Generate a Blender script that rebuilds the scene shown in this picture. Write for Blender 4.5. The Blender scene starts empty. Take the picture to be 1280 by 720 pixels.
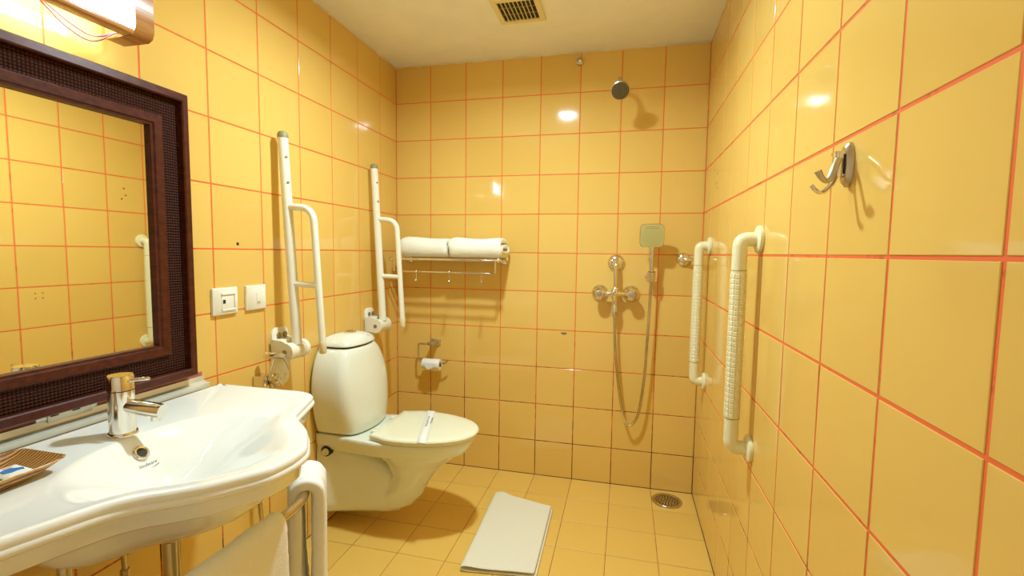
import bpy, bmesh, math, random
from mathutils import Vector, Matrix
random.seed(7)
C = bpy.context.scene.collection
scene = bpy.context.scene

# ------------------------------------------------------------------ camera
W, H, DEPTH = 1.602, 2.183, 2.66          # room: x 0..W, z 0..H, back wall at y = 0
cam_data = bpy.data.cameras.new('camera')
cam_data.sensor_width = 36.0
cam_data.lens = 587.98 / 1280 * 36.0
cam_data.clip_start = 0.02
cam = bpy.data.objects.new('camera', cam_data)
C.objects.link(cam)
yaw, pitch, roll = 0.23542, -0.07567, 0.01308
fw = Vector((-math.sin(yaw) * math.cos(pitch), math.cos(yaw) * math.cos(pitch), math.sin(pitch)))
rt = Vector((math.cos(yaw), math.sin(yaw), 0))
up = rt.cross(fw)
rt2 = rt * math.cos(roll) + up * math.sin(roll)
up2 = up * math.cos(roll) - rt * math.sin(roll)
m3 = Matrix((rt2, up2, -fw)).transposed().to_4x4()
cam.matrix_world = Matrix.Translation((1.2442, -2.4161, 1.1910)) @ m3
scene.camera = cam

# ------------------------------------------------------------------ world, exposure
world = bpy.data.worlds.new('world')
scene.world = world
world.use_nodes = True
world.node_tree.nodes['Background'].inputs[0].default_value = (1.0, 0.9, 0.75, 1)
world.node_tree.nodes['Background'].inputs[1].default_value = 0.02
vs = scene.view_settings
scene.display_settings.display_device = 'sRGB'
vs.view_transform = 'Standard'
vs.look = 'None'
vs.gamma = 1.0
vs.use_curve_mapping = False
vs.exposure = 0.22
VANITY_STRENGTH = 40.0
VANITY_COLOR = (0.80, 1.0, 1.12)
DOWN_POWER = 17.0
DOWN_COLOR = (0.79, 1.0, 1.10)

# ------------------------------------------------------------------ materials
def new_mat(name):
    m = bpy.data.materials.new(name)
    m.use_nodes = True
    nt = m.node_tree
    return m, nt, nt.nodes['Principled BSDF']

def simple(name, col, rough=0.4, metal=0.0, bump=None, var=0.0, coat=0.0, sss=0.0, emit=None):
    """bump = (noise scale, strength, distance)."""
    m, nt, b = new_mat(name)
    b.inputs['Base Color'].default_value = (*col, 1)
    b.inputs['Roughness'].default_value = rough
    b.inputs['Metallic'].default_value = metal
    b.inputs['Coat Weight'].default_value = coat
    if sss:
        b.inputs['Subsurface Weight'].default_value = sss
        b.inputs['Subsurface Radius'].default_value = (0.01, 0.008, 0.005)
    tc = nt.nodes.new('ShaderNodeTexCoord')
    if var:
        n = nt.nodes.new('ShaderNodeTexNoise'); n.inputs['Scale'].default_value = 9.0; n.inputs['Detail'].default_value = 5
        nt.links.new(tc.outputs['Object'], n.inputs['Vector'])
        r = nt.nodes.new('ShaderNodeValToRGB')
        r.color_ramp.elements[0].position = 0.3; r.color_ramp.elements[1].position = 0.7
        r.color_ramp.elements[0].color = (*[c * (1 - var) for c in col], 1)
        r.color_ramp.elements[1].color = (*[min(1, c * (1 + var)) for c in col], 1)
        nt.links.new(n.outputs['Fac'], r.inputs['Fac']); nt.links.new(r.outputs['Color'], b.inputs['Base Color'])
    if bump:
        n = nt.nodes.new('ShaderNodeTexNoise'); n.inputs['Scale'].default_value = bump[0]; n.inputs['Detail'].default_value = 4
        nt.links.new(tc.outputs['Object'], n.inputs['Vector'])
        bn = nt.nodes.new('ShaderNodeBump'); bn.inputs['Strength'].default_value = bump[1]; bn.inputs['Distance'].default_value = bump[2]
        nt.links.new(n.outputs['Fac'], bn.inputs['Height']); nt.links.new(bn.outputs['Normal'], b.inputs['Normal'])
    if emit:
        b.inputs['Emission Color'].default_value = (*emit[0], 1)
        b.inputs['Emission Strength'].default_value = emit[1]
    return m

def tile_mat(name, col, rough):
    """glazed tile: a slightly different tone for each tile, soft waviness of the glaze, faint mottling"""
    m, nt, b = new_mat(name)
    oi = nt.nodes.new('ShaderNodeObjectInfo')
    tc = nt.nodes.new('ShaderNodeTexCoord')
    geo = nt.nodes.new('ShaderNodeNewGeometry')
    n = nt.nodes.new('ShaderNodeTexNoise'); n.inputs['Scale'].default_value = 14; n.inputs['Detail'].default_value = 6
    nt.links.new(geo.outputs['Position'], n.inputs['Vector'])
    add = nt.nodes.new('ShaderNodeMath'); add.operation = 'MULTIPLY_ADD'
    nt.links.new(n.outputs['Fac'], add.inputs[0]); add.inputs[1].default_value = 0.35
    nt.links.new(oi.outputs['Random'], add.inputs[2])
    r = nt.nodes.new('ShaderNodeValToRGB')
    r.color_ramp.elements[0].position = 0.0; r.color_ramp.elements[1].position = 1.3 if False else 1.0
    r.color_ramp.elements[0].color = (col[0] * .965, col[1] * .95, col[2] * .92, 1)
    r.color_ramp.elements[1].color = (col[0] * 1.02, col[1] * 1.03, col[2] * 1.05, 1)
    nt.links.new(add.outputs[0], r.inputs['Fac'])
    nt.links.new(r.outputs['Color'], b.inputs['Base Color'])
    b.inputs['Roughness'].default_value = rough
    b.inputs['IOR'].default_value = 1.5
    n2 = nt.nodes.new('ShaderNodeTexNoise'); n2.inputs['Scale'].default_value = 7.0; n2.inputs['Detail'].default_value = 1.5
    nt.links.new(geo.outputs['Position'], n2.inputs['Vector'])
    bn = nt.nodes.new('ShaderNodeBump'); bn.inputs['Strength'].default_value = 0.10; bn.inputs['Distance'].default_value = 0.01
    nt.links.new(n2.outputs['Fac'], bn.inputs['Height']); nt.links.new(bn.outputs['Normal'], b.inputs['Normal'])
    return m

def grout_mat(name, clean, dirty, zlo, zhi, amount):
    """red grout with black mildew that grows in from the wet foot of the wall"""
    m, nt, b = new_mat(name)
    geo = nt.nodes.new('ShaderNodeNewGeometry')
    sep = nt.nodes.new('ShaderNodeSeparateXYZ'); nt.links.new(geo.outputs['Position'], sep.inputs[0])
    mr = nt.nodes.new('ShaderNodeMapRange')
    mr.inputs['From Min'].default_value = zlo; mr.inputs['From Max'].default_value = zhi
    mr.inputs['To Min'].default_value = amount; mr.inputs['To Max'].default_value = 0.0
    nt.links.new(sep.outputs['Z'], mr.inputs['Value'])
    n = nt.nodes.new('ShaderNodeTexNoise'); n.inputs['Scale'].default_value = 13; n.inputs['Detail'].default_value = 8; n.inputs['Roughness'].default_value = .7
    nt.links.new(geo.outputs['Position'], n.inputs['Vector'])
    ad = nt.nodes.new('ShaderNodeMath'); ad.operation = 'ADD'
    nt.links.new(mr.outputs[0], ad.inputs[0]); nt.links.new(n.outputs['Fac'], ad.inputs[1])
    r = nt.nodes.new('ShaderNodeValToRGB')
    r.color_ramp.elements[0].position = 0.58; r.color_ramp.elements[0].color = (*clean, 1)
    r.color_ramp.elements[1].position = 0.78; r.color_ramp.elements[1].color = (*dirty, 1)
    nt.links.new(ad.outputs[0], r.inputs['Fac']); nt.links.new(r.outputs['Color'], b.inputs['Base Color'])
    b.inputs['Roughness'].default_value = 0.8
    return m

def wood_mat(name, c1, c2, rough, scale=(6, 40, 60)):
    m, nt, b = new_mat(name)
    tc = nt.nodes.new('ShaderNodeTexCoord'); mp = nt.nodes.new('ShaderNodeMapping')
    mp.inputs['Scale'].default_value = scale
    nt.links.new(tc.outputs['Object'], mp.inputs['Vector'])
    n = nt.nodes.new('ShaderNodeTexNoise'); n.inputs['Scale'].default_value = 1.6; n.inputs['Detail'].default_value = 8
    nt.links.new(mp.outputs['Vector'], n.inputs['Vector'])
    r = nt.nodes.new('ShaderNodeValToRGB')
    r.color_ramp.elements[0].position = .3; r.color_ramp.elements[1].position = .7
    r.color_ramp.elements[0].color = (*c1, 1); r.color_ramp.elements[1].color = (*c2, 1)
    nt.links.new(n.outputs['Fac'], r.inputs['Fac']); nt.links.new(r.outputs['Color'], b.inputs['Base Color'])
    b.inputs['Roughness'].default_value = rough; b.inputs['Specular IOR Level'].default_value = .3
    bn = nt.nodes.new('ShaderNodeBump'); bn.inputs['Strength'].default_value = .15; bn.inputs['Distance'].default_value = .002
    nt.links.new(n.outputs['Fac'], bn.inputs['Height']); nt.links.new(bn.outputs['Normal'], b.inputs['Normal'])
    return m

TILE_COL = (0.82, 0.53, 0.130)
M = {}
M['tile'] = tile_mat('glazed_wall_tile', TILE_COL, 0.07)
M['floor_tile'] = tile_mat('floor_tile', (0.82, 0.52, 0.110), 0.40)
M['grout'] = grout_mat('red_grout', (0.86, 0.17, 0.040), (0.10, 0.035, 0.012), -0.15, 0.9, 0.36)
M['floor_grout'] = grout_mat('floor_grout', (0.42, 0.19, 0.06), (0.10, 0.03, 0.010), -1, 1, 0.16)
M['ceiling'] = simple('ceiling_paint', (0.92, 0.90, 0.82), 0.7, bump=(60, .12, .004), var=.03)
M['silicone'] = simple('white_filler', (0.80, 0.66, 0.42), 0.6, var=.1)
M['ceramic'] = simple('white_ceramic', (0.92, 0.91, 0.83), 0.08, coat=.3)
M['ceramic_t'] = simple('toilet_ceramic', (0.83, 0.845, 0.70), 0.07, coat=.3)
M['seat'] = simple('seat_plastic', (0.86, 0.84, 0.62), 0.16)
M['chrome'] = simple('chrome', (0.80, 0.77, 0.70), 0.10, 1.0)
M['chrome_worn'] = simple('worn_chrome', (0.62, 0.56, 0.42), 0.24, 1.0, var=.2)
M['steel'] = simple('brushed_steel', (0.60, 0.54, 0.42), 0.33, 1.0, bump=(300, .05, .001))
M['alu'] = simple('aluminium', (0.80, 0.80, 0.70), 0.35, .55, var=.08)
M['white_paint'] = simple('white_powder_coat', (0.88, 0.84, 0.68), 0.25)
M['ivory'] = simple('ivory_nylon', (0.87, 0.80, 0.50), 0.28, sss=.05)
M['cap_grey'] = simple('olive_grey_cap', (0.30, 0.27, 0.12), 0.5)
M['plate'] = simple('switch_plastic', (0.90, 0.86, 0.70), 0.25)
M['dark'] = simple('dark_hole', (0.03, 0.022, 0.012), 0.7)
M['black'] = simple('black_rubber', (0.03, 0.028, 0.02), 0.5)
M['terry'] = simple('white_terry', (0.94, 0.93, 0.87), 0.95, bump=(420, .6, .0025), sss=.05)
M['terry_cream'] = simple('cream_terry', (0.93, 0.90, 0.74), 0.95, bump=(380, .7, .003), sss=.05)
M['mat'] = simple('cream_bath_mat', (0.88, 0.84, 0.66), 0.95, bump=(300, .7, .004))
M['paper'] = simple('paper', (0.88, 0.86, 0.78), 0.8)
M['ink'] = simple('grey_ink', (0.22, 0.21, 0.17), 0.7)
M['mirror'] = simple('mirror_silver', (0.90, 0.90, 0.78), 0.015, 1.0)
M['wenge'] = wood_mat('dark_stained_wood', (0.050, 0.008, 0.002), (0.105, 0.019, 0.005), 0.42)
M['teak'] = wood_mat('varnished_teak', (0.40, 0.17, 0.045), (0.58, 0.28, 0.08), 0.3, (40, 6, 60))
M['blue'] = simple('blue_print', (0.03, 0.22, 0.60), 0.4, var=.3)
M['pink'] = simple('pink_print', (0.75, 0.40, 0.30), 0.5)
M['green'] = simple('green_print', (0.06, 0.42, 0.03), 0.4)
M['red_wire'] = simple('red_wire', (0.22, 0.012, 0.006), 0.4)
M['brass'] = simple('dull_screw', (0.36, 0.30, 0.16), 0.4, .8)
M['sealant'] = simple('red_sealant', (0.42, 0.12, 0.055), 0.6, var=.2)
M['diffuser'] = simple('lit_diffuser', (0.9, 0.9, 0.85), 0.4, emit=(VANITY_COLOR, VANITY_STRENGTH))
M['downlight'] = simple('lit_downlight', (0.9, 0.9, 0.85), 0.4, emit=(DOWN_COLOR, 60.0))

def weave_mat():
    m, nt, b = new_mat('woven_leather')
    tc = nt.nodes.new('ShaderNodeTexCoord')
    geo = nt.nodes.new('ShaderNodeNewGeometry')
    sep = nt.nodes.new('ShaderNodeSeparateXYZ'); nt.links.new(geo.outputs['Position'], sep.inputs[0])
    outs = []
    for sgn in (1, -1):
        a = nt.nodes.new('ShaderNodeMath'); a.operation = 'MULTIPLY_ADD'
        nt.links.new(sep.outputs['Y'], a.inputs[0]); a.inputs[1].default_value = sgn
        nt.links.new(sep.outputs['Z'], a.inputs[2])
        s = nt.nodes.new('ShaderNodeMath'); s.operation = 'MULTIPLY'; s.inputs[1].default_value = 430
        nt.links.new(a.outputs[0], s.inputs[0])
        t = nt.nodes.new('ShaderNodeMath'); t.operation = 'SINE'; nt.links.new(s.outputs[0], t.inputs[0])
        outs.append(t)
    mx = nt.nodes.new('ShaderNodeMath'); mx.operation = 'MULTIPLY'
    nt.links.new(outs[0].outputs[0], mx.inputs[0]); nt.links.new(outs[1].outputs[0], mx.inputs[1])
    r = nt.nodes.new('ShaderNodeValToRGB')
    r.color_ramp.elements[0].position = 0.0; r.color_ramp.elements[0].color = (0.022, 0.005, 0.002, 1)
    r.color_ramp.elements[1].position = 0.9; r.color_ramp.elements[1].color = (0.11, 0.024, 0.007, 1)
    nt.links.new(mx.outputs[0], r.inputs['Fac']); nt.links.new(r.outputs['Color'], b.inputs['Base Color'])
    bn = nt.nodes.new('ShaderNodeBump'); bn.inputs['Strength'].default_value = .6; bn.inputs['Distance'].default_value = .003
    nt.links.new(mx.outputs[0], bn.inputs['Height']); nt.links.new(bn.outputs['Normal'], b.inputs['Normal'])
    b.inputs['Roughness'].default_value = .55; b.inputs['Specular IOR Level'].default_value = .15
    return m
M['weave'] = weave_mat()

def bamboo_mat():
    m, nt, b = new_mat('bamboo_strips')
    tc = nt.nodes.new('ShaderNodeTexCoord')
    w = nt.nodes.new('ShaderNodeTexWave'); w.wave_type = 'BANDS'; w.bands_direction = 'X'
    w.inputs['Scale'].default_value = 42; w.inputs['Distortion'].default_value = 2.5; w.inputs['Detail'].default_value = 3
    nt.links.new(tc.outputs['Object'], w.inputs['Vector'])
    r = nt.nodes.new('ShaderNodeValToRGB')
    r.color_ramp.elements[0].position = .2; r.color_ramp.elements[0].color = (0.22, 0.075, 0.012, 1)
    r.color_ramp.elements[1].position = .75; r.color_ramp.elements[1].color = (0.62, 0.33, 0.09, 1)
    nt.links.new(w.outputs['Fac'], r.inputs['Fac']); nt.links.new(r.outputs['Color'], b.inputs['Base Color'])
    bn = nt.nodes.new('ShaderNodeBump'); bn.inputs['Strength'].default_value = .5; bn.inputs['Distance'].default_value = .003
    nt.links.new(w.outputs['Fac'], bn.inputs['Height']); nt.links.new(bn.outputs['Normal'], b.inputs['Normal'])
    b.inputs['Roughness'].default_value = .35
    return m
M['bamboo'] = bamboo_mat()

# ------------------------------------------------------------------ object helpers
ORG = {}
def obj(name, bm, mat, parent=None, smooth=True, origin=None, angle=40):
    """link a bmesh (built in world coordinates) as ONE mesh object"""
    bmesh.ops.remove_doubles(bm, verts=bm.verts, dist=1e-6)
    bmesh.ops.recalc_face_normals(bm, faces=bm.faces)
    me = bpy.data.meshes.new(name)
    o = bpy.data.objects.new(name, me)
    base = ORG[parent] if parent is not None else Vector((0, 0, 0))
    if parent is None and origin is not None:
        base = Vector(origin); o.location = base
    for v in bm.verts:
        v.co -= base
    if smooth:
        for f in bm.faces: f.smooth = True
        lim = math.radians(angle)
        for e in bm.edges:
            if len(e.link_faces) == 2 and e.calc_face_angle(0) > lim: e.smooth = False
    bm.to_mesh(me); bm.free()
    me.materials.append(M[mat])
    C.objects.link(o)
    if parent is not None: o.parent = parent
    ORG[o] = base
    return o

def thing(name, label, cat, loc, group=None):
    o = bpy.data.objects.new(name, None); C.objects.link(o)
    o.location = loc; o.empty_display_size = .05
    ORG[o] = Vector(loc)
    return tag(o, label, cat, group)

def tag(o, label, cat, group=None):
    o['label'] = label; o['category'] = cat
    if group: o['group'] = group
    return o

def B(): return bmesh.new()

def box(bm, lo, hi, bev=0.0, seg=2):
    r = bmesh.ops.create_cube(bm, size=1)
    vs_ = r['verts']
    for v in vs_:
        v.co = Vector([(lo[i] + hi[i]) / 2 + v.co[i] * (hi[i] - lo[i]) for i in range(3)])
    if bev:
        es = list({e for v in vs_ for e in v.link_edges})
        bmesh.ops.bevel(bm, geom=es, offset=bev, segments=seg, affect='EDGES', profile=.5)
    return bm

def catmull(pts, n=8, closed=False):
    P = [Vector(p) for p in pts]; out = []
    N = len(P)
    for i in range(N - (0 if closed else 1)):
        g = (lambda k: P[k % N]) if closed else (lambda k: P[min(max(k, 0), N - 1)])
        p0, p1, p2, p3 = g(i - 1), g(i), g(i + 1), g(i + 2)
        for k in range(n):
            t = k / n
            out.append(.5 * (2 * p1 + (p2 - p0) * t + (2 * p0 - 5 * p1 + 4 * p2 - p3) * t * t + (3 * p1 - p0 - 3 * p2 + p3) * t ** 3))
    if not closed: out.append(P[-1])
    return out

def fillet(pts, r, n=6):
    """round the corners of a polyline"""
    P = [Vector(p) for p in pts]; out = [P[0]]
    for i in range(1, len(P) - 1):
        a, b, c = P[i - 1], P[i], P[i + 1]
        u = (a - b); v = (c - b)
        d = min(r, u.length * .49, v.length * .49)
        s, e = b + u.normalized() * d, b + v.normalized() * d
        for k in range(n + 1):
            t = k / n
            out.append((1 - t) ** 2 * s + 2 * t * (1 - t) * b + t * t * e)
    out.append(P[-1]); return out

def tube(bm, pts, r, seg=14, cap=True, flat=1.0, ref=None):
    P = [Vector(p) for p in pts]
    R = r if isinstance(r, (list, tuple)) else [r] * len(P)
    rings = []; nrm = None
    for i, p in enumerate(P):
        t = (P[min(i + 1, len(P) - 1)] - P[max(i - 1, 0)]).normalized()
        if nrm is None:
            nrm = Vector(ref) if ref else (Vector((0, 0, 1)) if abs(t.z) < .9 else Vector((1, 0, 0)))
        nrm = (nrm - t * nrm.dot(t)).normalized()
        bi = t.cross(nrm)
        rings.append([bm.verts.new(p + R[i] * (math.cos(a) * nrm + flat * math.sin(a) * bi))
                      for a in [2 * math.pi * k / seg for k in range(seg)]])
    skin(bm, rings, cap)
    return bm

def skin(bm, rings, cap=True, closed=True):
    for a, b in zip(rings, rings[1:]):
        n = len(a)
        for k in range(n if closed else n - 1):
            j = (k + 1) % n
            try: bm.faces.new((a[k], a[j], b[j], b[k]))
            except ValueError: pass
    if cap:
        for r in (rings[0], rings[-1]):
            try: bm.faces.new(r)
            except ValueError: pass

def lathe(bm, prof, origin, axis, seg=24, cap=True):
    """prof: (radius, height along axis) pairs"""
    o = Vector(origin); a = Vector(axis).normalized()
    u = a.orthogonal().normalized(); v = a.cross(u)
    rings = []
    for r, h in prof:
        r = max(r, 1e-5)
        rings.append([bm.verts.new(o + a * h + r * (math.cos(t) * u + math.sin(t) * v)) for t in [2 * math.pi * k / seg for k in range(seg)]])
    skin(bm, rings, cap)
    return bm

def loft(bm, rings, cap=True):
    skin(bm, [[bm.verts.new(Vector(p)) for p in r] for r in rings], cap)
    return bm

def prism(bm, poly, d):
    """extrude a closed 3-D polygon by vector d"""
    d = Vector(d)
    return loft(bm, [[Vector(p) for p in poly], [Vector(p) + d for p in poly]])

def rrect(cx, cy, hx, hy, r, n=5):
    out = []
    for sx, sy, a0 in ((1, 1, 0), (-1, 1, 90), (-1, -1, 180), (1, -1, 270)):
        for k in range(n + 1):
            a = math.radians(a0 + 90 * k / n)
            out.append((cx + sx * (hx - r) + r * math.cos(a), cy + sy * (hy - r) + r * math.sin(a)))
    return out

def mod(o, kind, **kw):
    m = o.modifiers.new(kind.lower(), kind)
    for k, v in kw.items(): setattr(m, k, v)
    return m

def text_mesh(name, body, size, parent, mat, mtx, shear=0.0, extr=0.0):
    cu = bpy.data.curves.new(name, 'FONT'); cu.body = body; cu.size = size; cu.shear = shear
    cu.align_x = 'CENTER'; cu.align_y = 'CENTER'; cu.extrude = extr; cu.resolution_u = 2
    t = bpy.data.objects.new('tmp_text', cu); C.objects.link(t)
    bpy.context.view_layer.update()
    me = bpy.data.meshes.new_from_object(t.evaluated_get(bpy.context.evaluated_depsgraph_get()))
    bpy.data.objects.remove(t); bpy.data.curves.remove(cu)
    me.transform(mtx); me.transform(Matrix.Translation(-ORG[parent]))
    me.materials.clear(); me.materials.append(M[mat]); me.name = name
    o = bpy.data.objects.new(name, me); C.objects.link(o); o.parent = parent; ORG[o] = ORG[parent]
    return o

# ------------------------------------------------------------------ room shell
def struct(name, bm, mat):
    o = obj(name, bm, mat, smooth=False); o['kind'] = 'structure'; return o

REC = 0.0013     # the grout lies this far behind the tile faces
wall_back = struct('wall_back', box(B(), (-.1, REC, -.1), (W + .1, .1, H + .1)), 'grout')
wall_left = struct('wall_left', box(B(), (-.1, -DEPTH, -.1), (-REC, REC, H + .1)), 'grout')
wall_right = struct('wall_right', box(B(), (W + REC, -DEPTH, -.1), (W + .1, REC, H + .1)), 'grout')
floor = struct('floor', box(B(), (0, -DEPTH, -.1), (W, 0, -REC)), 'floor_grout')
ceiling = struct('ceiling', box(B(), (-REC, -DEPTH, H), (W + REC, REC, H + .1)), 'ceiling')
M['rear_paint'] = simple('rear_wall_paint', (0.90, 0.88, 0.82), .4, var=.03)
wall_rear = struct('wall_rear', box(B(), (-.1, -DEPTH - .1, -.1), (W + .1, -DEPTH, H + .1)), 'rear_paint')

TM = {}
def tile_mesh(w, h, mat):
    key = (round(w, 4), round(h, 4), mat)
    if key in TM: return TM[key]
    bm = B(); e = .0009
    # local: u = x, v = y, face at z = 0, edges fall back by REC
    rings = []
    for inset, z in ((0, -REC - .001), (0, -e * .7), (e, 0)):
        rings.append([bm.verts.new((sx * (w / 2 - inset), sy * (h / 2 - inset), z)) for sx, sy in ((1, 1), (-1, 1), (-1, -1), (1, -1))])
    skin(bm, rings, cap=False); bm.faces.new(rings[-1])
    me = bpy.data.meshes.new('tile'); bm.to_mesh(me); bm.free()
    me.materials.append(M[mat]); TM[key] = me
    return me

def tile(parent, c, U, V, w, h, mat, tilt=.0016):
    o = bpy.data.objects.new('tile', tile_mesh(w, h, mat))
    N = Vector(U).cross(Vector(V))
    R = Matrix((U, V, N)).transposed().to_4x4()
    jit = Matrix.Rotation(random.gauss(0, tilt), 4, 'X') @ Matrix.Rotation(random.gauss(0, tilt), 4, 'Y')
    o.matrix_world = Matrix.Translation(c) @ R @ jit
    o.parent = parent
    C.objects.link(o)

G = .0050
zrows = [H] + [1.989 - .2 * k for k in range(10)] + [0.0]     # horizontal joints from the ceiling down
xs = [0, .2023] + [.2023 + .2 * k for k in range(1, 7)] + [W]
for a, b in zip(xs, xs[1:]):
    for t_, l_ in zip(zrows, zrows[1:]):
        tile(wall_back, ((a + b) / 2, 0, (t_ + l_) / 2), (1, 0, 0), (0, 0, 1), b - a - G * .85, t_ - l_ - G * .85, 'tile')
yl = [0, -.1752] + [-.1752 - .207 * k for k in range(1, 13)]
for a, b in zip(yl, yl[1:]):
    for t_, l_ in zip(zrows, zrows[1:]):
        tile(wall_left, (0, (a + b) / 2, (t_ + l_) / 2), (0, 1, 0), (0, 0, 1), a - b - G * .9, t_ - l_ - G * .9, 'tile')
yr = [0] + [-1.2335 + .2083 * k for k in range(5, -1, -1)] + [-1.2335 - .2083 * k for k in range(1, 7)]
for a, b in zip(yr, yr[1:]):
    for t_, l_ in zip(zrows, zrows[1:]):
        tile(wall_right, (W, (a + b) / 2, (t_ + l_) / 2 + .002), (0, -1, 0), (0, 0, 1), a - b - G * 1.2, t_ - l_ - G * 1.15, 'tile')
yf = [0, -.2015] + [-.2015 - .1968 * k for k in range(1, 13)]
for a, b in zip(xs, xs[1:]):
    for t_, l_ in zip(yf, yf[1:]):
        tile(floor, ((a + b) / 2, (t_ + l_) / 2, 0), (1, 0, 0), (0, 1, 0), b - a - .0026, t_ - l_ - .0026, 'floor_tile', .0005)

# ragged filler along the ceiling line
def filler(name, p0, p1, n):
    pts = [Vector(p0).lerp(Vector(p1), k / n) + Vector((0, 0, random.uniform(-.003, .001))) for k in range(n + 1)]
    o = obj(name, tube(B(), pts, [random.uniform(.003, .0065) for _ in pts], 6), 'silicone'); o['kind'] = 'structure'
filler('trim_1', (0, -.001, H - .001), (W, -.001, H - .001), 60)
filler('trim_2', (W - .001, 0, H - .001), (W - .001, -DEPTH, H - .001), 60)
filler('trim_3', (.001, 0, H - .001), (.001, -DEPTH, H - .001), 60)

def hole(parent, p, n, r=.0045):
    n = Vector(n)
    obj('drill_hole', lathe(B(), [(r, -.002), (r, .0004), (r * .6, .0005)], p, n, 10), 'dark', parent)
for y, z in ((-.308, 1.525), (-.299, 1.487), (-.322, 1.465)): hole(wall_right, (W, y, z), (-1, 0, 0))
hole(wall_left, (0, -1.114, 1.207), (1, 0, 0), .0055)
for y, z in ((-.72, .96), (-.75, .96), (-.72, .935), (-.75, .935)): hole(wall_right, (W, y, z), (-1, 0, 0), .003)
chip = B()
prism(chip, [(.945 + .016 * math.cos(a) * (1 + .3 * math.sin(3 * a)), -.0006, .774 + .007 * math.sin(a)) for a in [k * .628 for k in range(10)]], (0, .001, 0))
obj('tile_chip', chip, 'brass', wall_back)

# ------------------------------------------------------------------ lamps
dl = thing('downlight', 'round recessed ceiling downlight in front of the vent', 'light', (.81, -1.0, H))
obj('trim_ring', lathe(B(), [(.072, 0), (.072, -.006), (.056, -.008), (.056, -.001)], (.81, -1.0, H), (0, 0, 1), 32), 'white_paint', dl)
obj('lamp_disc', lathe(B(), [(.055, 0), (.055, -.003), (.02, -.004)], (.81, -1.0, H), (0, 0, 1), 32), 'downlight', dl)
ld = bpy.data.lights.new('downlight_lamp', 'AREA'); ld.shape = 'DISK'; ld.size = .10; ld.energy = DOWN_POWER; ld.color = DOWN_COLOR; ld.spread = math.radians(166)
lo = bpy.data.objects.new('downlight_lamp', ld); C.objects.link(lo); lo.parent = dl; lo.location = (0, 0, -.012)

# ------------------------------------------------------------------ vanity light above the mirror
vl = thing('vanity_light', 'wood framed wall light with lit diffuser above the dark mirror', 'light', (0, -1.62, 1.74))
Y0, Y1 = -1.475, -1.80
def end_block(y0, y1):
    prof = [(.03, 1.683), (.105, 1.683), (.118, 1.69), (.124, 1.705), (.124, 1.785), (.118, 1.80), (.105, 1.806), (.03, 1.806)]
    return prism(B(), [(x, y0, z) for x, z in prof], (0, y1 - y0, 0))
for a in (Y0, Y1 + .045):
    e = end_block(a, a - .045)
    obj('end_block', e, 'teak', vl, angle=60)
obj('wood_rail', box(B(), (.085, Y1 + .001, 1.684), (.119, Y0 - .045, 1.697), .003), 'teak', vl)
obj('wood_rail', box(B(), (.085, Y1 + .001, 1.792), (.119, Y0 - .045, 1.805), .003), 'teak', vl)
obj('back_plate', box(B(), (.001, Y1 + .03, 1.72), (.012, Y0 - .05, 1.79), .002), 'white_paint', vl)
obj('added_light_shield', box(B(), (.082, Y1 + .003, 1.728), (.0905, Y0 - .045, 1.79)), 'white_paint', vl)  # added unseen panel, blocks part of the diffuser's light onto the left wall
obj('bracket', box(B(), (.01, -1.64, 1.74), (.09, -1.60, 1.775), .002), 'white_paint', vl)
obj('diffuser', box(B(), (.092, Y1 + .003, 1.699), (.115, Y0 - .044, 1.79), .004), 'diffuser', vl, smooth=False)
for dx, dz in ((0, 0), (.004, .012)):
    w = catmull([(.03, -1.73, 1.73), (.03 + dx, -1.66, 1.715), (.03 + dx, -1.60, 1.675 + dz), (.04, -1.555, 1.662 + dz), (.07, -1.525, 1.690), (.088, -1.51, 1.695)], 6)
    obj('wire', tube(B(), w, .0022, 6), 'red_wire', vl)

# ------------------------------------------------------------------ mirror
MIRROR_YAW = -0.3      # the glass sits slightly skewed in its rebate
MY0, MY1, MZ0, MZ1 = -1.313, -1.945, .822, 1.617
mr = thing('wall_mirror', 'large mirror in dark wood frame with woven leather band', 'mirror', (0, -1.63, .822))
def frame_ring(i0, i1, prof):
    """mitred frame: prof = list of (inset, x) points, swept round the rectangle"""
    bm = B(); rings = []
    for ins, x in prof:
        rings.append([(x, MY0 - ins, MZ0 + ins), (x, MY0 - ins, MZ1 - ins), (x, MY1 + ins, MZ1 - ins), (x, MY1 + ins, MZ0 + ins)])
    R = [[bm.verts.new(p) for p in r] for r in rings]
    skin(bm, R + [R[0]], cap=False)
    return bm
obj('outer_molding', frame_ring(0, 1, [(0, .004), (0, .036), (.003, .040), (.021, .044), (.024, .041), (.024, .004)]), 'wenge', mr, angle=25)
obj('woven_band', frame_ring(0, 1, [(.024, .006), (.024, .026), (.076, .026), (.076, .006)]), 'weave', mr, angle=25)
obj('inner_molding', frame_ring(0, 1, [(.076, .006), (.076, .034), (.080, .037), (.098, .035), (.101, .031), (.106, .030), (.106, .006)]), 'wenge', mr, angle=25)
gl = box(B(), (.012, MY1 + .108, MZ0 + .106), (.018, MY0 - .104, MZ1 - .106))
bmesh.ops.rotate(gl, verts=gl.verts, cent=(.016, -1.63, 1.2), matrix=Matrix.Rotation(math.radians(MIRROR_YAW), 3, 'Z'))
obj('mirror_glass', gl, 'mirror', mr, smooth=False)
obj('backing_board', box(B(), (.0035, MY1 + .03, MZ0 + .03), (.0115, MY0 - .03, MZ1 - .03)), 'black', mr, smooth=False)

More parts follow.
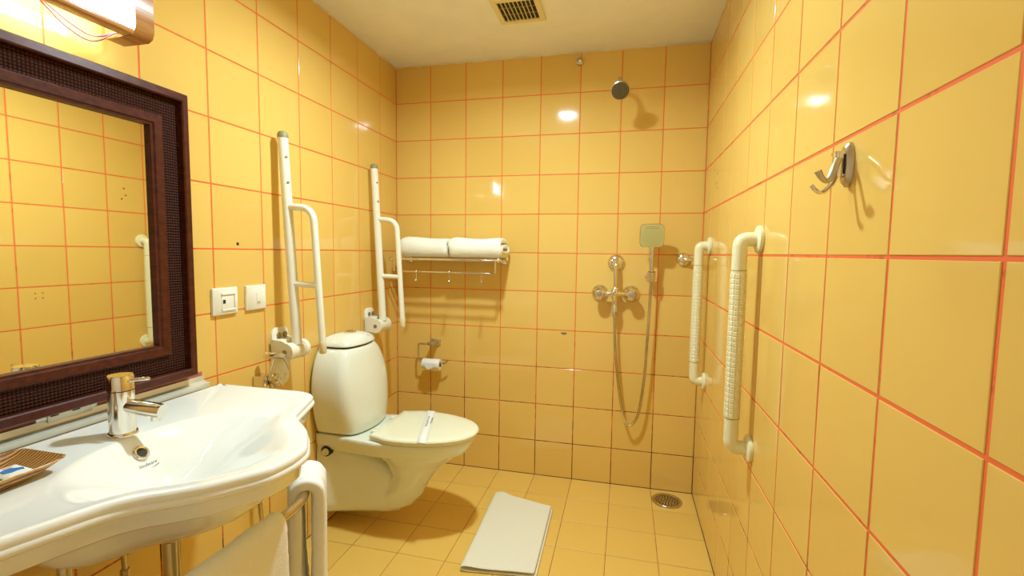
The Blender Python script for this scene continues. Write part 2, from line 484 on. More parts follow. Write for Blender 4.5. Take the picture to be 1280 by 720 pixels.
# ------------------------------------------------------------------ wall plates
sp = thing('socket_plate', 'cream wall socket plate with one dark square hole, left of the switch', 'socket', (0, -1.178, 1.024))
def wall_plate(y0, y1, z0, z1, t, r, b=.002):
    lo_, hi_ = min(y0, y1), max(y0, y1)
    bm = B(); rr = rrect((lo_ + hi_) / 2, (z0 + z1) / 2, (hi_ - lo_) / 2, (z1 - z0) / 2, r, 3)
    r2 = rrect((lo_ + hi_) / 2, (z0 + z1) / 2, (hi_ - lo_) / 2 - b, (z1 - z0) / 2 - b, r, 3)
    return loft(bm, [[(.0003, a, c) for a, c in rr], [(t - b, a, c) for a, c in rr], [(t, a, c) for a, c in r2]])
obj('plate', wall_plate(-1.226, -1.130, .981, 1.067, .011, .003, .003), 'plate', sp)
for lo_, hi_ in (((.0105, -1.197, 1.044), (.016, -1.143, 1.050)), ((.0105, -1.197, .993), (.016, -1.143, 1.001)), ((.0105, -1.148, 1.001), (.016, -1.142, 1.044))):
    obj('ridge', box(B(), lo_, hi_, .0015), 'plate', sp)
obj('insert', box(B(), (.0105, -1.196, 1.0015), (.0125, -1.1485, 1.0435), .0008), 'plate', sp)
obj('jack_hole', box(B(), (.012, -1.192, 1.017), (.0132, -1.182, 1.029)), 'black', sp, smooth=False)
sw = thing('switch_plate', 'plain cream light switch plate with a single narrow rocker', 'switch', (0, -1.05, 1.024))
obj('plate', wall_plate(-1.093, -1.006, .983, 1.067, .010, .002, .0015), 'plate', sw)
obj('rocker', box(B(), (.0095, -1.050, 1.003), (.0125, -1.034, 1.041), .0012), 'plate', sw)
obj('indicator', box(B(), (.0122, -1.047, 1.006), (.0130, -1.037, 1.009)), 'cap_grey', sw, smooth=False)

# ------------------------------------------------------------------ fold-up support rails
def support_rail(yc, label):
    t = thing('folding_grab_rail', label, 'grab rail', (0, yc, .68), 'white fold-up grab rails beside the toilet')
    P = lambda x, z, dy=0: (x, yc + dy, z)
    # wall plate
    rr = rrect(yc + .004, .795, .043, .11, .03, 5); r2 = rrect(yc + .004, .795, .038, .105, .028, 5)
    obj('wall_plate', loft(B(), [[(.0003, a, c) for a, c in rr], [(.007, a, c) for a, c in rr], [(.011, a, c) for a, c in r2]]), 'white_paint', t)
    for dy, z in ((-.01, .875), (-.01, .852), (.022, .875), (.025, .715)):
        obj('screw', lathe(B(), [(.011, .0), (.011, .004), (.006, .006)], (.0105, yc + dy, z), (1, 0, 0), 12), 'brass' if z > .85 else 'white_paint', t)
    # hinge: two cheeks and the barrel across
    prof = [(.011, .795), (.055, .79)] + [(.066 + .034 * math.cos(a), .822 + .034 * math.sin(a)) for a in [math.radians(d) for d in range(-90, 91, 18)]] + [(.055, .862), (.011, .866)]
    obj('hinge_cheek', prism(B(), [(x, yc - .048, z) for x, z in prof], (0, .013, 0)), 'white_paint', t, angle=50)
    obj('hinge_cheek', prism(B(), [(x, yc + .030, z) for x, z in prof], (0, .013, 0)), 'white_paint', t, angle=50)
    obj('hinge_block', box(B(), (.0105, yc - .036, .792), (.050, yc + .031, .864), .003), 'white_paint', t)
    obj('hinge_barrel', lathe(B(), [(.031, -.034), (.031, .029)], (.068, yc, .822), (0, 1, 0), 24), 'white_paint', t)
    obj('hinge_cap', lathe(B(), [(.034, .043), (.034, .052), (.030, .055)], (.066, yc, .822), (0, 1, 0), 24), 'white_paint', t)
    obj('hinge_pin', lathe(B(), [(.009, -.048), (.009, -.0495), (.004, -.050)], (.066, yc, .822), (0, 1, 0), 12), 'brass', t)
    # main beam leans back to the wall
    xb, xt, zt = .081, .040, 1.590
    obj('beam', tube(B(), [P(xb, .845), P(xt, zt)], .0175, 20), 'white_paint', t, angle=50)
    obj('end_cap', tube(B(), [P(xt + .001, zt - .002), P(xt, zt + .01), P(xt - .0005, zt + .019), P(xt - .0006, zt + .022)], [.0185, .0185, .014, .006], 20), 'cap_grey', t)
    for z in (1.52, 1.43, 1.345):
        x = xb + (xt - xb) * (z - .845) / (zt - .845)
        obj('beam_screw', lathe(B(), [(.0045, 0), (.0045, .0025), (.002, .003)], (x + .0155, yc - .0075, z), (.9, -.43, 0), 8), 'brass', t)
    # support loop
    xz = lambda z: xb + (xt - xb) * (z - .845) / (zt - .845)
    loop = fillet([P(xz(1.345), 1.345), P(xz(1.345) + .105, 1.338), P(.188, .845)], .085, 10)
    obj('support_loop', tube(B(), loop, .0125, 16), 'white_paint', t)
    obj('loop_foot', tube(B(), [P(.1875, .858), P(.1885, .822), P(.1886, .816)], [.0135, .0135, .009], 16), 'ivory', t)
    obj('crossbar', tube(B(), [P(xz(1.066), 1.066), P(xz(1.066) + .02, 1.066), P(.163, 1.064), P(.176, 1.064)], [.015, .011, .011, .014], 14), 'white_paint', t)
support_rail(-.94, 'near white fold-up grab rail, between switch and toilet')
support_rail(-.31, 'far white fold-up grab rail, beside the towel shelf')

# ------------------------------------------------------------------ bidet spray
bs = thing('bidet_spray', 'chrome hand bidet spray in a wall holder behind the basin end', 'bidet spray', (0, -1.03, .73))
obj('holder', box(B(), (.0003, -1.068, .715), (.045, -1.022, .752), .003), 'chrome', bs)
obj('valve_knob', lathe(B(), [(.017, 0), (.019, .01), (.019, .022), (.014, .026)], (.046, -1.03, .735), (1, .1, 0), 18), 'chrome_worn', bs)
obj('valve_lever', tube(B(), [(.05, -1.035, .745), (.085, -1.04, .738), (.093, -1.035, .715)], .005, 10), 'chrome', bs)
obj('handle', tube(B(), [(.052, -1.045, .735), (.055, -1.04, .78), (.060, -1.03, .822)], [.008, .0075, .009], 12), 'chrome', bs)
obj('spray_head', tube(B(), [(.030, -1.045, .822), (.036, -1.043, .822), (.085, -1.025, .818), (.095, -1.022, .814)], [.010, .0125, .012, .010], 14), 'chrome', bs)
obj('trigger', tube(B(), [(.088, -1.022, .815), (.100, -1.02, .797), (.108, -1.018, .772)], [.004, .0045, .003], 10), 'steel', bs)
hs_ = catmull([(.052, -1.045, .725), (.050, -1.02, .66), (.050, -.96, .50), (.052, -.905, .385), (.05, -.905, .29), (.05, -.955, .165), (.05, -1.02, .128), (.045, -1.066, .165), (.035, -1.085, .26), (.03, -1.085, .42), (.025, -1.07, .55)], 10)
hose = obj('spray_hose', tube(B(), hs_, [.0072 + .0008 * (i % 2) for i in range(len(hs_))], 10), 'chrome_worn', bs)
nut = [hs_[i] for i in range(55, 58)]
obj('hose_nut', tube(B(), nut, .010, 6), 'steel', bs, smooth=False)

# ------------------------------------------------------------------ toilet
TY = -.60
tl = thing('toilet', 'cream white wall-hung toilet with tall rounded tank, lid closed', 'toilet', (0, TY, .06))
def plan(z, x0, w0, xm, wm, xt, n1=8, n2=14, p=2.15):
    half = []
    for k in range(n1):
        s = k / n1; e = s * s * (3 - 2 * s)
        half.append((x0 + (xm - x0) * s, w0 + (wm - w0) * e))
    for k in range(n2 + 1):
        a = math.pi / 2 * k / n2
        half.append((xm + (xt - xm) * math.sin(a) ** (2 / p), wm * math.cos(a) ** (2 / p)))
    full = [(x, TY - y, z) for x, y in half] + [(x, TY + y, z) for x, y in reversed(half[:-1])]
    return full
bowl = B()
loft(bowl, [plan(.352, .03, .10, .30, .125, .595), plan(.357, .0015, .128, .31, .150, .618), plan(.385, .0015, .140, .33, .166, .640), plan(.412, .0015, .142, .33, .172, .655), plan(.424, .003, .141, .33, .171, .653), plan(.426, .02, .12, .33, .14, .60)])
loft(bowl, [plan(.39, .20, .10, .36, .160, .634), plan(.35, .24, .09, .38, .146, .594), plan(.30, .30, .08, .39, .116, .530), plan(.25, .32, .075, .38, .098, .484), plan(.20, .30, .065, .36, .084, .447),
            plan(.15, .22, .06, .31, .074, .425), plan(.105, .2, .05, .29, .066, .385), plan(.072, .16, .04, .22, .055, .325), plan(.060, .14, .03, .2, .035, .26)])
def trap_ring(x, hw, z0, z1):
    rr = rrect(TY, (z0 + z1) / 2, hw, (z1 - z0) / 2, min(hw, .055), 5)
    return [(x, a, b) for a, b in rr]
loft(bowl, [trap_ring(.0015, .138, .060, .40), trap_ring(.035, .134, .060, .40), trap_ring(.08, .116, .060, .38), trap_ring(.15, .096, .060, .36), trap_ring(.24, .078, .062, .32), trap_ring(.33, .058, .068, .26)])
bo = obj('bowl', bowl, 'ceramic_t', tl)
mod(bo, 'REMESH', mode='VOXEL', voxel_size=.0055, use_smooth_shade=True)
mod(bo, 'SMOOTH', factor=.5, iterations=4)
def tank_ring(z, hw, xf, x0=.003):
    nrm = [(0, -.93), (.05, -.985), (.35, -1.0), (.62, -1.0), (.76, -.965), (.85, -.88), (.91, -.72), (.965, -.42), (1.0, 0)]
    full = nrm + [(a, -b) for a, b in reversed(nrm[:-1])]
    return [(x0 + (xf - x0) * a, TY + hw * b, z) for a, b in full]
tank = B()
loft(tank, [tank_ring(.4285, .140, .210), tank_ring(.432, .147, .216), tank_ring(.48, .163, .215), tank_ring(.54, .177, .212), tank_ring(.60, .184, .206), tank_ring(.66, .181, .197), tank_ring(.71, .169, .185),
            tank_ring(.75, .149, .176), tank_ring(.772, .131, .168), tank_ring(.783, .117, .161), tank_ring(.784, .09, .13)])
tk = obj('tank', tank, 'ceramic_t', tl)
mod(tk, 'SUBSURF', levels=2, render_levels=2)
obj('tank_seam', loft(B(), [tank_ring(.781, .112, .157, .006), tank_ring(.7875, .112, .157, .006)]), 'dark', tl)
lid = B()
loft(lid, [tank_ring(.7872, .09, .13, .01), tank_ring(.7875, .120, .165), tank_ring(.792, .122, .167), tank_ring(.808, .113, .160, .006), tank_ring(.822, .091, .146, .016), tank_ring(.832, .061, .125, .034), tank_ring(.836, .025, .104, .058)])
lidc = obj('tank_lid', lid, 'ceramic_t', tl); mod(lidc, 'SUBSURF', levels=2, render_levels=2)
fb = obj('flush_button', lathe(B(), [(.026, 0), (.026, .006), (.022, .010), (.004, .011)], (.082, TY, .831), (0, 0, 1), 24), 'chrome', tl)
obj('button_split', box(B(), (.0812, TY - .022, .8412), (.0828, TY + .022, .8424)), 'dark', fb, smooth=False)
emb = text_mesh('emblem', 'h', .018, tl, 'ink', Matrix.Translation((.1485, TY + .035, .8205)) @ Matrix.Rotation(math.radians(42), 4, 'Y') @ Matrix.Rotation(math.pi / 2, 4, 'Z'), .3)
seat = B()
loft(seat, [plan(.4265, .268, .14, .36, .160, .640), plan(.427, .264, .150, .36, .172, .658), plan(.435, .262, .152, .36, .174, .662), plan(.436, .27, .14, .36, .165, .650)])
obj('seat_ring', seat, 'seat', tl)
sl = B()
loft(sl, [plan(.4366, .268, .14, .36, .165, .650), plan(.437, .262, .152, .36, .177, .666), plan(.443, .260, .154, .36, .179, .669), plan(.4485, .262, .152, .36, .176, .665), plan(.451, .268, .145, .36, .168, .655), plan(.4525, .29, .11, .36, .14, .62), plan(.453, .33, .05, .37, .07, .5)])
obj('seat_lid', sl, 'seat', tl)
for s in (-1, 1):
    obj('hinge', box(B(), (.235, TY + s * .085 - .02, .4262), (.270, TY + s * .085 + .02, .446), .006), 'seat', tl)
    rec = obj('bolt_recess', lathe(B(), [(.022, -.02), (.022, .003), (.018, .004)], (.052, TY + s * .1385, .352), (0, s, 0), 20), 'dark', tl)
    obj('bolt_cap', lathe(B(), [(.015, 0), (.016, .006), (.012, .014), (.004, .017)], (.054, TY + s * .141, .352), (0, s, 0), 20), 'chrome', rec)

# sanitary paper strip over the lid
pb = thing('paper_strip', 'white printed paper strip laid across the toilet lid', 'paper strip', (.455, TY, .4535))
bm = B(); R0 = []
for y, z in ((-.1765, .4505), (-.172, .4525), (-.165, .4540), (-.15, .4550), (-.13, .4555), (0, .4560), (.13, .4555), (.15, .4550), (.165, .4540), (.172, .4525), (.1765, .4505)):
    R0.append([bm.verts.new((x - .056 * (y / .18), TY + y, z)) for x in (.425, .465)])
skin(bm, R0, cap=False, closed=False)
po = obj('strip', bm, 'paper', pb)
mod(po, 'SOLIDIFY', thickness=.0006, offset=1)
for txt, dx, dy, s in (('Sanitised for Your', -.006, .035, .0175), ('Protection', .009, .045, .016)):
    text_mesh('printed_line', txt, s, pb, 'ink', Matrix.Translation((.437 + dx, TY + dy, .4570)) @ Matrix.Rotation(math.radians(107), 4, 'Z'), .25)

# ------------------------------------------------------------------ basin
BY = -1.63
bn_ = thing('wash_basin', 'white ceramic counter basin with bulging front below the mirror', 'wash basin', (0, BY, .58))
half = [(0, .615), (.03, .612), (.06, .603), (.10, .575), (.14, .543), (.175, .503), (.20, .470), (.225, .449), (.25, .437), (.285, .424), (.32, .411), (.35, .400), (.372, .387), (.388, .362), (.396, .335), (.397, .30)]
hs2 = catmull([(t, x, 0) for t, x in half], 6)
poly = [(p.y, BY + p.x) for p in hs2] + [(.20, BY + .397), (.10, BY + .397), (.040, BY + .397), (.034, BY + .39)]
mir = [(x, 2 * BY - y) for x, y in reversed(poly[1:])]
OUT = poly + mir
CX, CY = .32, BY
angs = []
for k in range(220): angs.append(2 * math.pi * k / 220)
for cx_, cy_ in ((.034, BY + .39), (.040, BY + .397), (.034, BY - .39), (.040, BY - .397)):
    angs.append(math.atan2(cy_ - CY, cx_ - CX) % (2 * math.pi))
angs = sorted(set(round(a, 5) for a in angs))
def offset_poly(pts, d):
    n = len(pts); out = []
    for i in range(n):
        a, b = Vector(pts[i - 1]), Vector(pts[(i + 1) % n])
        t = (b - a).normalized(); nn = Vector((-t.y, t.x))
        p = Vector(pts[i]); out.append((p + nn * d)[:])
    return out
def cast(pts, ang):
    dx, dy = math.cos(ang), math.sin(ang); best = 0
    n = len(pts)
    for i in range(n):
        ax, ay = pts[i - 1][0] - CX, pts[i - 1][1] - CY
        bx, by = pts[i][0] - CX, pts[i][1] - CY
        den = dx * (by - ay) - dy * (bx - ax)
        if abs(den) < 1e-12: continue
        t = (ax * (by - ay) - ay * (bx - ax)) / den
        u = (ax * dy - ay * dx) / den
        if t > 0 and -1e-6 <= u <= 1 + 1e-6: best = max(best, t)
    return best
def out_ring(d, z):
    pts = offset_poly(OUT, d)
    # keep the back edge on the wall side
    pts = [(max(x, .032), y) for x, y in pts]
    return [(CX + math.cos(a) * (r := cast(pts, a)), CY + math.sin(a) * r, z) for a in angs]
def super_ellipse(ex, rx, ry, p):
    pts = []
    for k in range(160):
        a = 2 * math.pi * k / 160
        ca, sa = math.cos(a), math.sin(a)
        pts.append((ex + rx * math.copysign(abs(ca) ** (2 / p), ca), BY + ry * math.copysign(abs(sa) ** (2 / p), sa)))
    return pts
def softmin(a, b, k=90.0):
    return -math.log(math.exp(-k * a) + math.exp(-k * b)) / k
def bowl_radii(ex, rx, ry, p, lim):
    e, o = super_ellipse(ex, rx, ry, p), offset_poly(OUT, lim)
    return [softmin(cast(e, a), cast(o, a)) for a in angs]
IN = bowl_radii(.385, .190, .235, 2.2, .040)
UN = bowl_radii(.350, .215, .300, 2.3, .034)
def ring_of(rad, s, z, rr=None):
    """scaled copy of a bowl outline; small rings go round"""
    m = sum(rad) / len(rad); w = max(0, min(1, (s - .15) / .6))
    return [(CX + math.cos(a) * s * (r * w + m * .8 * (1 - w)), CY + math.sin(a) * s * (r * w + m * .8 * (1 - w)), z) for a, r in zip(angs, rad)]
basin = B()
rings = [ring_of(UN, q, z) for q, z in ((.10, .590), (.16, .5905), (.30, .595), (.45, .606), (.60, .624), (.74, .647), (.86, .673), (.95, .699))] + [
         out_ring(.030, .7125), out_ring(.022, .712), out_ring(.0185, .715), out_ring(.0155, .742), out_ring(.013, .7445), out_ring(.006, .746), out_ring(.0015, .750), out_ring(.0005, .755), out_ring(.003, .7595),
         out_ring(.0055, .761), out_ring(.0045, .764), out_ring(.0045, .770), out_ring(.008, .7752), out_ring(.014, .7768), out_ring(.021, .7762), out_ring(.031, .7742)] + [
         ring_of(IN, q, z) for q, z in ((1.03, .7738), (1.0, .7730), (.97, .7710), (.93, .7672), (.87, .760), (.78, .7475), (.68, .7335), (.56, .7175), (.42, .6960), (.28, .676), (.15, .667), (.08, .6665))]
loft(basin, rings)
bobj = obj('basin', basin, 'ceramic', bn_, angle=65)
# overflow on the rear slope of the bowl and the drain
ov = Vector((.2285, -1.634, .7435)); ovn = Vector((.74, 0, .67)).normalized()
ovr = obj('overflow_ring', lathe(B(), [(.0165, -.004), (.0165, .001), (.014, .0032), (.0105, .002), (.0105, -.004)], ov, ovn, 28), 'chrome', bn_)
obj('overflow_hole', lathe(B(), [(.0104, -.004), (.0104, .0012), (.003, .0013)], ov, ovn, 20), 'dark', ovr)
dr = obj('drain_ring', lathe(B(), [(.030, 0), (.030, .003), (.024, .004), (.020, .001)], (.32, BY, .6668), (0, 0, 1), 28), 'chrome', bn_)
zax = ovn; yax = Vector((0, 0, 1)) - zax * zax.z; yax.normalize(); xax = yax.cross(zax)
mt = Matrix((xax, yax, zax)).transposed().to_4x4()
from mathutils.bvhtree import BVHTree
bvh = BVHTree.FromPolygons([v.co + ORG[bobj] for v in bobj.data.vertices], [tuple(p.vertices) for p in bobj.data.polygons])
def print_on(o, lift):
    # flat print: lay every vertex on the glazed surface
    for v in o.data.vertices:
        hit = bvh.ray_cast(v.co + ORG[o] + ovn * .02, -ovn)
        if hit[0] is not None: v.co = hit[0] + ovn * lift - ORG[o]
M['mark_ink'] = simple('mark_ink', (0.07, 0.07, 0.06), 0.5)
mk = text_mesh('maker_mark', 'hindware', .0105, bn_, 'mark_ink', Matrix.Translation(ov + ovn * .0050 - yax * .0285) @ mt, .35)
bm = B(); prism(bm, [ov + ovn * .0050 + xax * a - yax * b for a, b in ((.004, .0385), (.013, .0372), (.021, .0350), (.0225, .0362), (.013, .0385))], -ovn * .0008)
print_on(mk, .0004)
swo = obj('mark_swoosh', bm, 'mark_ink', bn_, smooth=False); print_on(swo, .0004)

# tap
tp = thing('basin_mixer_tap', 'chrome single lever mixer tap on the basin deck', 'tap', (.163, -1.622, .772))
T = Vector((.163, -1.622, .7728))
obj('base_ring', lathe(B(), [(.0285, 0), (.029, .004), (.027, .008)], T, (0, 0, 1), 32), 'chrome', tp)
obj('body', lathe(B(), [(.0245, .007), (.0242, .09), (.0242, .1015)], T, (0, 0, 1), 32), 'chrome', tp)
obj('collar_gap', lathe(B(), [(.0225, .100), (.0225, .105)], T, (0, 0, 1), 32), 'dark', tp)
obj('cap', lathe(B(), [(.0245, .1035), (.0245, .134), (.0228, .1365), (.002, .1372)], T, (0, 0, 1), 32), 'chrome', tp)
sd = Vector((.95, .18, 0)).normalized()
obj('lever', tube(B(), [T + sd * .02 + Vector((0, 0, .124)), T + sd * .066 + Vector((0, 0, .130)), T + sd * .068 + Vector((0, 0, .1302))], [.0045, .0042, .0025], 12), 'chrome', tp)
spt = obj('spout', tube(B(), [T + Vector((0, 0, .068)), T + sd * .04 + Vector((0, 0, .063)), T + sd * .082 + Vector((0, 0, .058)), T + sd * .094 + Vector((0, 0, .0565))], [.0165, .0165, .0165, .0155], 20), 'chrome', tp)
obj('aerator', lathe(B(), [(.011, 0), (.011, -.010), (.008, -.011)], T + sd * .080 + Vector((0, 0, .046)), (0.1, 0, 1), 18), 'chrome', spt)

# pipes under the basin
wp = thing('waste_pipe', 'chrome waste pipe dropping from under the basin bowl', 'pipe', (.295, BY, .3))
obj('pipe', tube(B(), [(.295, BY, .572), (.295, BY, .30)], .0165, 20), 'chrome_worn', wp)
obj('flange', lathe(B(), [(.021, 0), (.027, .006), (.027, .016), (.022, .022)], (.295, BY, .556), (0, 0, 1), 24), 'chrome_worn', wp)
obj('trap_cup', lathe(B(), [(.03, 0), (.034, .01), (.034, .10), (.02, .12)], (.295, BY, .20), (0, 0, 1), 24), 'chrome_worn', wp)
obj('outlet_pipe', tube(B(), [(.27, BY, .29), (.001, BY, .29)], .016, 16), 'chrome_worn', wp)
sv = thing('basin_bracket', 'vertical chrome support pipe under the left of the basin', 'pipe', (.15, -1.74, .3))
obj('pipe', tube(B(), [(.155, -1.742, .672), (.155, -1.742, .30)], .0125, 16), 'chrome_worn', sv)
obj('foot', tube(B(), [(.155, -1.742, .31), (.001, -1.742, .30)], .0125, 14), 'chrome_worn', sv)
for i, (x, y, lab) in enumerate(((.10, -1.60, 'thin dark supply hose slanting down behind the waste pipe'), (.10, -1.81, 'thin dark supply hose at far left under the basin'))):
    h = thing('supply_hose', lab, 'hose', (x, y, .3))
    pth = catmull([(x + .05, y - .01, .60), (x + .015, y, .50), (x, y + .012, .40), (x - .03, y + .015, .30), (.004, y + .015, .27)], 8)
    obj('braid', tube(B(), pth, [.0058 + .0006 * (k % 2) for k in range(len(pth))], 10), 'chrome_worn', h)
    obj('nut', tube(B(), [pth[14], pth[17]], .0095, 6), 'steel', h, smooth=False)

# aluminium ledge, sealant and the metal plate behind the mirror
al = B()
prism(al, [(.0008, -1.268, .7735), (.031, -1.268, .7735), (.031, -1.268, .786), (.026, -1.268, .789), (.024, -1.268, .786), (.010, -1.268, .792), (.008, -1.268, .806), (.0008, -1.268, .806)], (0, -.80, 0))
tag(obj('aluminium_strip', al, 'alu', None, smooth=False, origin=(0, -1.268, .7735)), 'long aluminium strip along the wall behind the basin', 'metal strip')
sealant = obj('sealant_line', box(B(), (.0002, -2.1, .8065), (.0035, -1.268, .818), .001), 'sealant', wall_left)
bp = thing('junction_plate', 'flat metal plate on the wall under the mirror frame', 'plate', (0, -1.63, .84))
obj('plate', box(B(), (.0005, -1.688, .8065), (.010, -1.565, .90), .002), 'alu', bp)
obj('panel', box(B(), (.0100, -1.668, .800), (.0125, -1.578, .89), .001), 'steel', bp)
for y in (-1.612, -1.655): obj('slot', box(B(), (.0123, y - .008, .8120), (.0130, y + .008, .8165)), 'black', bp, smooth=False)

# towel rail under the basin front
tr = thing('basin_towel_rail', 'bent chrome towel rail running under the basin front', 'towel rail', (.53, BY, .605))
RZ = .605
rail = fillet([(.001, -1.352, RZ), (.43, -1.352, RZ), (.532, -1.500, RZ), (.532, 2 * BY + 1.500, RZ), (.43, 2 * BY + 1.352, RZ), (.001, 2 * BY + 1.352, RZ)], .055, 8)
obj('tube', tube(B(), rail, .0115, 16), 'chrome_worn', tr)
for y in (-1.352, 2 * BY + 1.352):
    obj('wall_flange', lathe(B(), [(.026, 0.0004), (.026, .006), (.014, .010)], (0, y, RZ), (1, 0, 0), 20), 'chrome_worn', tr)
obj('stay_collar', lathe(B(), [(.015, -.018), (.017, -.014), (.017, .01), (.015, .014)], (.362, -1.352, RZ), (1, 0, 0), 18), 'chrome_worn', tr)

# ------------------------------------------------------------------ towels
def drape(name, centre_a, centre_b, nrm, zr, r, drops, spread, ncol, wob, label, grp, mat='terry', thick=.011, widen=0.0, sag=0.0):
    """a cloth over a bar that runs from centre_a to centre_b; drops = (inner, outer) lengths"""
    A, Bv, N = Vector(centre_a), Vector(centre_b), Vector(nrm).normalized()
    rows = []
    K = 16
    for k in range(K + 1): s = 1 - k / K; rows.append((-1, s))
    arc = 8
    path = []
    for sgn, s in rows: path.append((-(r + spread * s ** .8), zr - drops[0] * s, s))
    for k in range(1, arc): a = math.pi - math.pi * k / arc; path.append((r * math.cos(a), zr + r * math.sin(a), 0))
    for k in range(K + 1): s = k / K; path.append(((r + spread * s ** .8), zr - drops[1] * s, s))
    bm = B(); R = []
    for i, (u, z, s) in enumerate(path):
        row = []
        for j in range(ncol + 1):
            t = j / ncol
            ext = widen * s
            tt = -ext + t * (1 + 2 * ext)
            p = A.lerp(Bv, tt)
            w = wob * s * math.sin(t * 9 + (3 if u < 0 else 0) + s * 2) + wob * .5 * math.sin(t * 17 + s * 5)
            hump = sag * math.sin(math.pi * t)
            row.append(bm.verts.new(p + N * (u + w) + Vector((0, 0, z + hump * (1 - s)))))
        R.append(row)
    skin(bm, R, cap=False, closed=False)
    o = obj(name, bm, mat, None, origin=(A + Bv) / 2 + Vector((0, 0, zr - A.z)), angle=180)
    mod(o, 'SOLIDIFY', thickness=thick, offset=0)
    mod(o, 'SUBSURF', levels=1, render_levels=1)
    tx = bpy.data.textures.get('terry_noise') or bpy.data.textures.new('terry_noise', 'CLOUDS')
    tx.noise_scale = .012
    mod(o, 'DISPLACE', strength=.003, texture=tx, texture_coords='LOCAL')
    tag(o, label, 'towel', grp); return o
drape('hand_towel', (.532, -1.585, 0), (.532, -1.87, 0), (1, 0, 0), RZ, .0195, (.26, .33), .004, 26, .003, 'white towel hanging flat over the front of the basin rail', 'towels on the basin rail')
drape('hand_towel', (.520, -1.478, 0), (.452, -1.375, 0), (.84, .55, 0), RZ - .006, .0270, (.36, .42), -.006, 14, .005, 'white towel bunched over the bend of the basin rail', 'towels on the basin rail', thick=.030, widen=.12, sag=.010)

# ------------------------------------------------------------------ tray with sachets
ty = thing('bamboo_tray', 'small woven bamboo tray with upturned end on the basin', 'tray', (.18, -1.88, .775))
tb = B()
def tray_ring(hx, y0, y1, z, zt=0, cx=.180):
    r = []
    for a, b in rrect(0, 0, 1, 1, .25, 5):
        y = (y0 + y1) / 2 + b * (y1 - y0) / 2
        r.append((cx + a * hx, y, z + zt * max(0, abs(b)) ** 3))
    return r
loft(tb, [tray_ring(.030, -2.00, -1.86, .7780), tray_ring(.044, -2.02, -1.825, .7755), tray_ring(.051, -2.025, -1.812, .779, .003), tray_ring(.060, -2.03, -1.788, .790, .003), tray_ring(.0655, -2.035, -1.776, .7965, .004),
          tray_ring(.0635, -2.034, -1.779, .7985, .004), tray_ring(.057, -2.03, -1.791, .792, .003), tray_ring(.048, -2.02, -1.815, .783, .002), tray_ring(.042, -2.0, -1.83, .7805), tray_ring(.02, -1.98, -1.86, .7800)])
obj('tray_body', tb, 'bamboo', ty, angle=60)
def sachet(label, c, u, v, hx, hy, mat, z, prints):
    t = thing('sachet', label, 'sachet', (c[0], c[1], z), 'sachets in the bamboo tray')
    U, V = Vector((*u, 0)).normalized(), Vector((*v, 0)).normalized(); O = Vector((*c, z))
    bm = B()
    ring = lambda s, h: [O + U * (a * hx * s) + V * (b * hy * s) + Vector((0, 0, h)) for a, b in rrect(0, 0, 1, 1, .08, 2)]
    loft(bm, [ring(1, 0), ring(1, .0012), ring(.85, .004), ring(.4, .0055)])
    obj('packet', bm, mat, t)
    for pm, pts in prints:
        bm = B(); prism(bm, [O + U * (a * hx) + V * (b * hy) + Vector((0, 0, .0048)) for a, b in pts], (0, 0, .0014))
        obj('printed_picture', bm, pm, t, smooth=False)
sachet('white sachet with a blue picture, on top in the bamboo tray', (.197, -1.837), (1, -.1), (.06, 1), .033, .0205, 'paper', .7885,
       [('blue', [(-.25, -.62), (.15, -.66), (.36, -.30), (.30, .10), (.38, .55), (.10, .68), (-.12, .30), (-.30, .05)]), ('pink', [(-.52, -.25), (-.32, -.3), (-.26, .25), (-.50, .2)])])
sachet('bright green sachet at the frame edge of the bamboo tray', (.213, -1.884), (1, .1), (-.1, 1), .014, .021, 'green', .7835, [('paper', [(-.5, -.6), (.5, -.6), (.4, .1), (-.4, .1)])])

# ------------------------------------------------------------------ towel shelf on the back wall
ts = thing('towel_shelf', 'chrome wall shelf with hook rail below, holding folded towels', 'towel shelf', (.35, 0, 1.1))
SX0, SX1, SZ = .085, .628, 1.150
for x in (SX0, SX1):
    obj('wall_flange', lathe(B(), [(.026, -.0004), (.026, -.008), (.018, -.014), (.010, -.016)], (x - .008, 0, 1.152), (0, 1, 0), 24), 'chrome', ts)
    obj('side_arm', tube(B(), [(x - .008, -.012, 1.152), (x, -.20, SZ)], .007, 12), 'chrome', ts)
    obj('drop_post', tube(B(), fillet([(x - .004, -.19, SZ), (x - .004, -.19, 1.086), (x - .03 if x > .3 else x + .03, -.19, 1.086)], .008), .0048, 10), 'chrome', ts)
for y in (-.20, -.14, -.085, -.03):
    obj('shelf_rod', tube(B(), [(SX0 - .012, y, SZ), (SX1 + .012, y, SZ)], .0068 if y == -.20 else .005, 12), 'chrome', ts)
for x in (SX0 - .014, SX1 + .014):
    obj('ball_end', lathe(B(), [(.004, -.012), (.010, -.008), (.0125, 0), (.010, .008), (.004, .012)], (x, -.20, SZ), (1, 0, 0), 18), 'chrome', ts)
obj('hook_rail', tube(B(), [(SX0, -.19, 1.086), (SX1 - .005, -.19, 1.086)], .0048, 10), 'chrome', ts)
for x in (.208, .387, .556):
    obj('hook', tube(B(), catmull([(x, -.183, 1.093), (x, -.19, 1.0935), (x, -.197, 1.086), (x, -.197, 1.055), (x, -.202, 1.040), (x, -.212, 1.038), (x, -.217, 1.048)], 5), .0035, 8), 'chrome_worn', ts)

